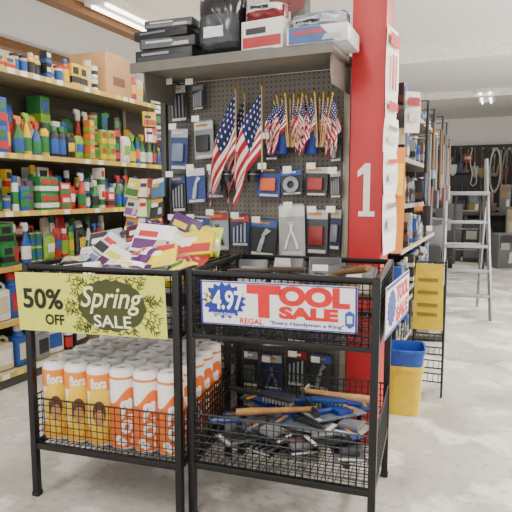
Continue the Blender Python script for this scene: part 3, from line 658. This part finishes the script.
def b_aerosol(t,w,h,c1,c2,c3):
    r=w*.46
    MB().lathe([(0,0),(r,0),(r,.74*h),(r*.9,.8*h),(0,.8*h)],16).build('body',M(c1,.3,.2),t)
    MB().lathe([(r*.8,.79*h),(r*.8,.97*h),(r*.7,h),(0,h)],14).build('cap',M(c2,.4),t)
    MB().lathe([(r*1.012,.2*h),(r*1.012,.55*h)],16).build('label',M(c3,.4),t)
def b_carton(t,w,h,c1,c2,c3):
    d=min(.16,w*1.3)
    MB().box((0,d/2-.05,h/2),(w*.97,d,h),.002).build('body',M(c1,.45),t)
    MB().box((0,d/2-.05,h*.3),(w*.97+.002,d+.002,h*.28)).build('printed_band',M(c2,.45),t)
    MB().prism([(-w*.35,h*.55),(w*.3,h*.55),(w*.3,h*.85),(-w*.35,h*.85)],-.053,-.05).build('title_print',M(c3,.45),t)
def b_jug(t,w,h,c1,c2,c3):
    MB().box((0,0,h*.36),(w*.94,w*.7,h*.72),w*.12).lathe([(w*.3,.68*h),(w*.2,.8*h),(w*.16,.86*h),(0,.86*h)],14,(w*-.12,0,0)).build('body',M(c1,.4),t)
    MB().path([(w*.0,0,.84*h),(w*.25,0,.85*h),(w*.4,0,.78*h),(w*.42,0,.64*h)],w*.07,8).build('handle',M(c1,.4),t)
    MB().lathe([(w*.2,.84*h),(w*.2,.97*h),(w*.17,h),(0,h)],14,(w*-.12,0,0)).build('cap',M(c2,.4),t)
    MB().box((0,0,h*.36),(w*.7,w*.705,h*.4)).build('label',M(c3,.45),t)
def b_tub(t,w,h,c1,c2,c3):
    r=w*.44
    MB().lathe([(0,0),(r*.9,0),(r,.86*h),(0,.86*h)],18).build('body',M(c1,.4),t)
    MB().lathe([(r*1.06,.84*h),(r*1.07,.98*h),(r*1.0,h),(0,h)],18).build('lid',M(c2,.4),t)
    MB().lathe([(r*.945,.15*h),(r*1.0,.7*h)],18).build('label',M(c3,.45),t)
def b_pouch(t,w,h,c1,c2,c3):
    fn=pillow_fn(w*.95,h,w*.5,0,.14,1)
    MB().pillow(w*.95,h,w*.5,10,0,.14,1).build('pouch',M(c1,.3),t)
    MB().grid(lambda u,v:fn(.15+.7*u,.3+.35*v,-1,.002),8,6).build('printed_panel',M(c2,.4),t)
BLD={'bottle':b_bottle,'spray_bottle':b_spray,'can':b_can,'spray_can':b_aerosol,'carton':b_carton,'jug':b_jug,'tub':b_tub,'pouch':b_pouch}
TRAIT={'bottle':'cap','spray_bottle':'trigger','can':'band','spray_can':'cap','carton':'band','jug':'cap','tub':'lid','pouch':'print'}
SIZE={'bottle':(.06,.085,.16,.26),'spray_bottle':(.075,.095,.24,.3),'can':(.06,.08,.1,.15),'spray_can':(.05,.06,.18,.27),'carton':(.05,.12,.09,.22),'jug':(.14,.18,.26,.31),'tub':(.07,.095,.1,.14),'pouch':(.08,.13,.16,.26)}
PAL={'red':'#c22a28','white':'#e9e5db','yellow':'#e2ba2c','green':'#2d7a3c','blue':'#2a55a4','orange':'#d8742c','black':'#262628','brown':'#5a3f2b','cream':'#d2c6a8','grey':'#85888b','lime':'#86b03a','maroon':'#64272f'}
ORD=['first','second','third','fourth']; NUM={2:'two',3:'three',4:'four'}
def fill(seed,y,y1,x,z,avail,place,kinds,cols,rot=PI/2,sc=1,jit=.03,runs=(1,1,1,1,2),lvs=(1,2,2),hs=1):
    rn=random.Random(seed); used=set()
    while True:
        for _ in range(120):
            kd=rn.choice(kinds); a=rn.choice(cols); b=rn.choice([q for q in cols if q!=a])
            if (kd,a,b) not in used: break
        used.add((kd,a,b)); cc_=rn.choice([q for q in cols if q!=a])
        s=SIZE[kd]; w=sc*rn.uniform(s[0],s[1]); h=min(sc*hs*rn.uniform(s[2],s[3]),avail-.02)
        n=rn.choice(runs) if kd not in('jug','pouch') else 1
        kn=kd.replace('_',' '); desc=f'{a} {kn} with {b} {TRAIT[kd]}'; proto=None
        lv=max(1,min(rn.choice(lvs),int((avail-.03)/h))) if kd in('carton','can','tub') else 1
        lvn={1:[''],2:['lower ','upper '],3:['bottom ','middle ','top ']}[lv]
        for i in range(n):
            if y+w>y1: return
            dx=rn.uniform(-jit,.004)
            for e in range(lv):
                lab=f'{lvn[e]}{desc}, {place}' if n==1 else f'{lvn[e]}{desc}, {ORD[i]} from left of {NUM[n]}, {place}'
                loc=(x-max(w*.5,.05)+dx+rn.uniform(-.006,0),y+w/2,z+e*(h+.0005)); rz=rot+rn.uniform(-.12,.12)
                if proto is None:
                    t=proto=thing(kd,lab,kn,loc,rz,f'{desc}, {place}'); BLD[kd](t,w,h,PAL[a],PAL[b],PAL[cc_])
                else:
                    t=copy_tree(proto); t.location=loc; t.rotation_euler=(0,0,rz); t['label']=lab
            y+=w+.002
# left gondola
LX=-2.97; LZ=[.10,.45,.815,1.18,1.563,2.11]
t=thing('gondola_shelving','long cream shelving run full of household goods along the left aisle','shelving',(LX-.2,4.4,0))
MB().box((-.2,0,1.05),(.03,4.9,2.1)).build('back_panel',M('#443d33',.7),t)  # dark brown puts deeper gap shadow behind the goods into the panel colour
for z in LZ:
    sh=MB().box((0,0,z-.016),(.4,4.86,.024),.002).build('shelf',M('#b5a680',.5),t)
    MB().box((.203,0,z-.016),(.008,4.86,.036)).build('price_rail',M('#c2ac62',.5),sh)
    y=-2.1
    while y<.45:
        MB().box((.2085,y,z-.016),(.002,.06,.034)).build('price_label',M(random.choice(['#f6f2e2','#f6f2e2','#f3d64a','#e8a03a']),.6),sh); y+=random.uniform(.08,.18)
MB().box((0,0,.035),(.38,4.86,.07)).build('kick_plate',M('#4a463e',.6),t)
for y in (-2.42,-.02,2.42): MB().box((-.17,y,1.1),(.04,.04,2.2),.003).build('upright_post',M('#8d8677',.5,.3),t)
Y0=2.36
ALLC=['green','yellow','green','black','red','red','yellow','white','lime','blue','blue','orange']
KM=['can','spray_can','spray_bottle','bottle','spray_bottle','pouch','pouch','carton','carton','tub','spray_can','carton']
fill(101,Y0,3.68,LX-.01,LZ[5],.26,'left aisle top shelf',['carton','can','tub','can','bottle','carton'],['red','white','yellow','blue','black','cream'],sc=.9)
t=thing('cardboard_box','large brown cardboard box on the left aisle top shelf','cardboard box',(LX-.21,3.89,LZ[5]),R(2))
MB().box((0,0,.17),(.36,.36,.34),.004).build('carton',M('#c49a6c',.75,0,.12,8),t)
MB().box((0,0,.341),(.365,.07,.003)).build('tape',M('#d6b588',.4),t)
MB().box((.1815,0,.12),(.002,.16,.07)).build('printed_block',M('#7a563a',.7),t)
MB().box((0,-.1815,.15),(.16,.002,.09)).build('printed_block',M('#7a563a',.7),t)
fill(102,4.1,5.2,LX-.01,LZ[5],.3,'top shelf past cardboard box',['pouch','carton','pouch'],['cream','white','yellow','black','red'])
fill(209,Y0,4.9,LX-.01,LZ[4],.5,'left aisle second shelf',KM+['spray_bottle','pouch'],ALLC,lvs=(2,3,3))
fill(204,Y0,4.6,LX-.17,LZ[4],.5,'left aisle second shelf back row',['pouch','carton','spray_bottle','carton'],ALLC,sc=1.1,runs=(1,),lvs=(2,2,3),hs=1.35)
fill(321,Y0,4.8,LX-.01,LZ[3],.36,'left aisle third shelf',KM,['white','yellow','red','green','red','white','blue','black','blue','green'],sc=.95)
fill(315,Y0,4.4,LX-.17,LZ[3],.36,'left aisle third shelf back row',['carton','spray_can','pouch'],['white','yellow','red','green','blue','cream','black'],sc=1.1,runs=(1,),hs=1.15)
fill(437,Y0,4.6,LX-.01,LZ[2],.34,'left aisle fourth shelf',KM+['bottle'],['red','white','green','black','yellow','red','blue','lime','white'],sc=.95)
fill(426,Y0,4.0,LX-.17,LZ[2],.34,'left aisle fourth shelf back row',['carton','spray_can','pouch'],['red','white','blue','black','cream','green'],sc=1.1,runs=(1,),hs=1.15)
fill(536,Y0,3.7,LX-.01,LZ[1],.34,'left aisle fifth shelf',['jug','jug','jug','jug'],['white','white','white','grey','cream','blue','white','red'])
fill(647,Y0,3.5,LX-.01,LZ[0],.33,'left aisle bottom shelf',['jug','jug','jug','tub'],['white','white','grey','white','blue','cream','red','black'])
for k in range(4):
    z=[1.98,1.84,2.02,1.88][k]
    package(f"{['yellow','red','green','white'][k]} packet hanging from the left aisle shelf edge near the pegboard",(-2.93,[4.22,4.24,4.4,4.42][k],z-.02),(R(-4),0,R(62)),.13,.13,.02,['#d8b23a','#b93430','#3a7544','#e6e2d8'][k],['#b93430','#e6e2d8','#e6e2d8','#33558f'][k],'#29292b','box','hanging_packet','packet',v=k)
# right gondola stock
SN=['bottom','second lowest','third lowest','fourth lowest','fifth lowest','sixth lowest','top']
for si,z in enumerate(RZ):
    fill(700+si*13,3.14 if z>.6 else 3.95,4.7,-.505 if z>.6 else -.67,z,.23 if si<6 else .14,f'right aisle {SN[si]} shelf',['carton','can','spray_can','bottle','tub','pouch','carton'],['black','grey','brown','black','grey','black','grey','cream','black','brown','blue'],sc=.75,lvs=(2,2),jit=.01)
def long_tool(label,loc,L_,c,hc,k):
    t=thing('hanging_tool',label,'hanging tool',loc,(0,0,R(90)),'long tools hung along the right aisle shelving')
    MB().path([(0,.11,.02),(0,0,.02),(0,0,-L_*.5),(0,0,-L_)],[.004,.008,.011,.012],8).build('handle',M(c,.5),t)
    if k==0: MB().prism([(-.05,-L_),(.05,-L_),(.055,-L_-.13),(0,-L_-.18),(-.055,-L_-.13)],-.005,.005).build('blade',M(hc,.4,.6),t)
    elif k==1: MB().box((0,0,-L_-.05),(.08,.05,.12),.012).build('motor_head',M(hc,.5),t)
    else: MB().box((0,0,-L_-.02),(.13,.03,.05),.008).build('head',M(hc,.5),t)
lt=random.Random(3)
for k in range(12):
    y=3.3+.12*k
    long_tool(f"{['black','grey','brown'][k%3]}-handled long tool, number {k+1} from the pillar along the right aisle",(-.40+lt.uniform(-.01,.01),y,[1.8,1.62,1.7][k%3]),lt.uniform(.25,.5),['#1f2022','#6b6f75','#6a4a2c'][k%3],['#3a3c40','#1f2022','#77797d','#6a2a24'][k%4],k%3)
# ------------------------------------------------------------------ right aisle
def tub(label,loc,c,r0,r1,h):
    t=thing('storage_tub',label,'tub',loc,R(10))
    MB().lathe([(0,0),(r0,0),(r1,h*.9),(r1*1.06,h*.91),(r1*1.06,h),(r1*.97,h),(r0*.95,.01),(0,.01)],40,sq=7).build('pail',M(c,.4),t)
    for s in (-1,1): MB().box((0,s*r1*1.08,h*.95),(.08,.02,.02),.006).build('grip',M(c,.4),t)
p=at_z(403,410,0)
tub('square yellow plastic tub standing on the floor by the right bin',(p.x,p.y,0.001),'#e0c224',.088,.105,.3)
tub('square blue plastic tub nested on top of the yellow tub',(p.x,p.y,.2),'#1f4fae',.09,.112,.2)
p=Vector((-.395,3.66,0))
t=thing('wire_rack','black wire floor rack with a yellow basket front in the right aisle','wire rack',(p.x,p.y,0),R(4))
for x in (-.09,.09):
    for y in (-.085,.085): MB().path([(x,y,0),(x,y,.88)],.007,6).build('leg',BLACK,t)
for k,z in enumerate((.1,.19,.28,.37,.46,.64,.85)):
    m=MB()
    for s in (-1,1): m.path([(-.09,s*.085,z),(.09,s*.085,z)],.005,4); m.path([(s*.09,-.085,z),(s*.09,.085,z)],.005,4)
    for i in range(5): m.path([(-.068+.034*i,-.085,z),(-.068+.034*i,.085,z)],.003,4)
    m.build('wire_shelf',BLACK,t)
MB().prism([(-.1,.44),(.085,.44),(.075,.86),(-.09,.86)],-.098,-.09).build('front_panel',M('#d8bc2a',.5),t)
for z in (.54,.6,.68,.76): MB().box((-.012,-.1,z),(.12,.003,.022)).build('printed_block',M('#8a7620',.6),t)
# stepladder
p=at_z(466,321,0)
t=thing('stepladder','grey aluminium A-frame stepladder standing in the right aisle','ladder',(p.x,p.y,0),R(12))
AL=M('#8f9192',.4,.7)
hw=.235
for s in (-1,1):
    MB().path([(s*hw,0,0.01),(s*(hw-.03),.31,1.3)],.02,4).build('front_rail',AL,t)
    MB().path([(s*hw,.75,0.01),(s*(hw-.03),.37,1.28)],.017,4).build('rear_rail',AL,t)
for k in range(4):
    z=.25+.25*k; y=.31*z/1.3
    MB().box((0,y+.03,z),(2*hw-.05*z-.01,.09,.03),.004).build('step',AL,t)
MB().box((0,.34,1.3),(.44,.18,.04),.006).build('top_cap',M('#77797b',.5,.3),t)
MB().path([(hw-.03,.31,1.3),(hw-.04,.36,1.66),(hw-.04,.42,1.66),(hw-.03,.4,1.28)],.014,4).build('hand_rail',AL,t)
for z in (.35,.75): MB().path([(-hw+.01,.75-.36*z/1.28,z),(hw-.01,.75-.36*z/1.28,z)],.01,6).build('rear_brace',AL,t)
# goods stored around the ladder
def trolley(label,loc,rz,c):
    t=thing('hand_trolley',label,'hand trolley',loc,rz)
    for s in (-1,1):
        MB().path([(s*.2,0,.12),(s*.2,.12,1.15),(s*.17,.2,1.25)],.02,8).build('rail',M(c,.4,.4),t)
        MB().lathe([(.0,-.03),(.11,-.03),(.12,0),(.11,.03),(0,.03)],18,(s*.25,.1,.121),mat=Matrix.Rotation(PI/2,3,'Y')).build('wheel',M('#1a1a1b',.7),t)
    for z in (.35,.7,1.0): MB().path([(-.2,.03+.1*z,z),(.2,.03+.1*z,z)],.014,6).build('crossbar',M(c,.4,.4),t)
    MB().box((0,-.12,.02),(.42,.25,.015)).build('toe_plate',M(c,.4,.4),t)
trolley('dark hand trolley standing behind the stepladder',(-.5,9.8,0),R(10),'#3a3c40')
for k,(x,y,hh,ww,c,l) in enumerate([(-.42,11.3,.8,.4,'#2b2c2f','tall black carton on the floor behind the stepladder'),(.3,11.5,1.05,.45,'#3a3632','tall dark brown carton at the far right'),(-.95,11.3,1.1,.5,'#26282c','tallest black carton at the left of the far floor'),(-.62,5.1,.5,.32,'#3a3633','lower dark carton stacked on the floor just left of the stepladder'),(-1.0,6.2,.9,.4,'#4a4640','brown-grey carton on the floor behind the end of right aisle shelving'),(.02,10.6,.6,.35,'#55585c','grey carton on the floor right of the dark hand trolley')]):
    package(l,(x,y,hh/2+.001),(0,0,R(9*k-8)),ww,hh,.35,c,['#55585d','#7a6a4a','#3f4247','#77736a','#5a5750','#2b2d31'][k],'#8d8a82','box','carton','carton',v=k)
package('upper dark carton stacked on the floor just left of the stepladder',(-.63,5.1,.502+.17),(0,0,R(12)),.28,.34,.3,'#26282c','#6a2a24','#a8a49a','box','carton','carton',v=1)
package('topmost grey carton stacked just left of the stepladder',(-.62,5.11,.842+.12),(0,0,R(24)),.24,.24,.26,'#55585c','#33363a','#c9c6be','box','carton','carton',v=2)
# far end of the store: dark cluttered wall
t=thing('tool_wall','dark panel wall hung with tools at the far end of right aisle','display wall',(-.5,14.3,0))
MB().box((0,0,1.22),(5.4,.06,2.44)).build('panel',M('#202022',.6),t)
def hang_tool(label,loc,L_,kind,c,hc):
    t=thing('hanging_tool',label,'hanging tool',loc,(0,R(random.uniform(-4,4)),0),'tools hung on the far dark wall')
    MB().path([(0,0.09,0),(0,0,0),(0,.0,-L_*.5),(0,0,-L_)],[.012,.022,.018,.02],6).build('handle',M(c,.5),t)
    if kind==0: MB().prism([(-.08,-L_),(.08,-L_),(.07,-L_-.2),(0,-L_-.28),(-.07,-L_-.2)],-.012,.012).build('blade',M(hc,.4,.6),t)
    elif kind==1: MB().box((0,0,-L_-.03),(.16,.05,.08),.01).build('head',M(hc,.5),t)
    else: MB().box((0,0,-L_-.12),(.14,.06,.26),.02).build('motor_head',M(hc,.5),t)
hr=random.Random(5); tcs=['#77776f','#5a4630','#6a5a2a','#3a3c40','#8a8883','#4a2222','#2a3650','#2f3134','#a09e96']
for k in range(22):
    row=k//11; px=442+(k%11)*6.6; q=at_y(px,[150,186][row]+hr.uniform(-3,5),14.18)
    hang_tool(f"{['upper','lower'][row]} row hanging tool, number {k%11+1} from left on the far dark wall",q,hr.uniform(.3,.5),hr.randrange(3),hr.choice(tcs),hr.choice(tcs))
for k in range(6):
    q=at_y(450+k*11+hr.uniform(-2,2),148,13.9); Lc=hr.uniform(.5,1.2); ph=hr.uniform(0,6); wv=.03
    t=thing('extension_cord',f'hanging extension cord, number {k+1} from left before the far dark wall','extension cord',q,0,'cords hanging before the far dark wall')
    pts=[(wv*math.sin(ph+s*.7)-.03,0,-Lc*s/10) for s in range(11)]+[(.03,0,-Lc-.06)]+[(wv*math.sin(ph+s*.6)+.07,0,-Lc*s/10) for s in range(10,3,-1)]
    MB().path(pts,.012,6).build('cable',M(hr.choice(['#a8a6a0','#77756e','#45484c','#8a5a22','#8a8883']),.5),t)
    MB().path([(-.04,.37,0),(-.04,-.03,0)],.01,6).build('hook',STEEL,t)
def coil(label,loc,r,c,n=4):
    t=thing('hose_coil',label,'hose',loc,0); pts=[]
    for i in range(n*20):
        a=2*PI*i/20; rr=r*(1+.06*math.sin(i*.37)); pts.append((rr*.3*math.cos(a),-.08-.01*(i/20),-r*1.2+rr*1.25*math.sin(a)))
    MB().path(pts,.016,6).build('hose',M(c,.5),t); MB().path([(0,.6,0),(0,-.14,0),(0,-.15,.04)],.012,6).build('hook',STEEL,t)
p=at_y(496,150,13.65); coil('pale coiled hose hanging on the dark far wall',p,.38,'#8f8c84',3)
p=at_y(509,150,13.65); coil('grey looped cable hanging at the far right of the dark wall',p,.44,'#55544f',3)
p=at_y(468,158,14.05); sheet('small red sign on the dark far wall',p,(0,0,0),.2,.2,'#8a2626',[(0,0,.7,.3,'#cfc6c0')])
t=thing('workbench','long dark workbench below the far tool wall','workbench',(-.2,12.9,0))
MB().box((0,0,.86),(3.4,.6,.06),.008).build('bench_top',M('#3a332b',.6,0,.2),t)
for x in (-1.6,-.5,.5,1.6):
    for y in (-.24,.24): MB().box((x,y,.415),(.07,.07,.83),.004).build('leg',M('#2c2c2e',.5),t)
MB().box((0,.22,.45),(3.3,.03,.75)).build('back_board',M('#1d1d1f',.6),t)
bcol=[('brown','#5f4a34'),('white','#8a877f'),('charcoal','#2f3134'),('slate','#3a4652'),('maroon','#4a201c'),('grey','#55575a'),('black','#1f2022'),('mustard','#6a5820'),('cream','#75705f')]
for k in range(9):
    nm_,c=bcol[k]; hh=hr.uniform(.2,.6); x=-1.45+.3*k+hr.uniform(-.03,.03)
    package(f'{nm_} carton on top of the far workbench',(x,12.9+hr.uniform(-.1,.1),.89+hh/2),(0,0,R(hr.uniform(-12,12))),.22,hh,.2,c,bcol[(k+4)%9][1],bcol[(k+2)%9][1],'box','carton','carton',v=k)
    nm2,c=bcol[(k+3)%9]; hh=hr.uniform(.25,.75)
    package(f'{nm2} carton on the floor before the far workbench',(x,12.3-hr.uniform(0,.3),hh/2+.001),(0,0,R(hr.uniform(-8,8))),.24,hh,.3,c,bcol[(k+5)%9][1],bcol[(k+7)%9][1],'box','carton','carton',v=k+1)
# low far shelving
t=thing('far_shelving','low black shelving unit beyond the ladder on the left','shelving',(-1.15,8.6,0))
for z in (.15,.6,1.05): MB().box((0,0,z),(.6,2.6,.03)).build('shelf',M('#3a3a3c',.5),t)
for x in (-.28,.28):
    for y in (-1.28,1.28): MB().box((x,y,.7),(.04,.04,1.4)).build('upright_post',BLACK,t)
nm=['bottom','middle','top']; pk=['black','grey','brown','cream','maroon','black','white','black','grey','brown','orange','green']
for k,z in enumerate((.166,.616,1.066)):
    for j in range(4):
        c=pk[(k*5+j*3)%12]
        package(f"{c} carton, {['nearest','second nearest','third nearest','farthest'][j]} on the {nm[k]} far black shelf",(-1.05,7.7+.57*j,z+.15),(0,0,PI/2),.32,.29,.3,PAL[c],PAL[pk[(k+j*2+1)%12]],PAL[pk[(k*2+j+5)%12]],'box','carton','carton',v=k+j)
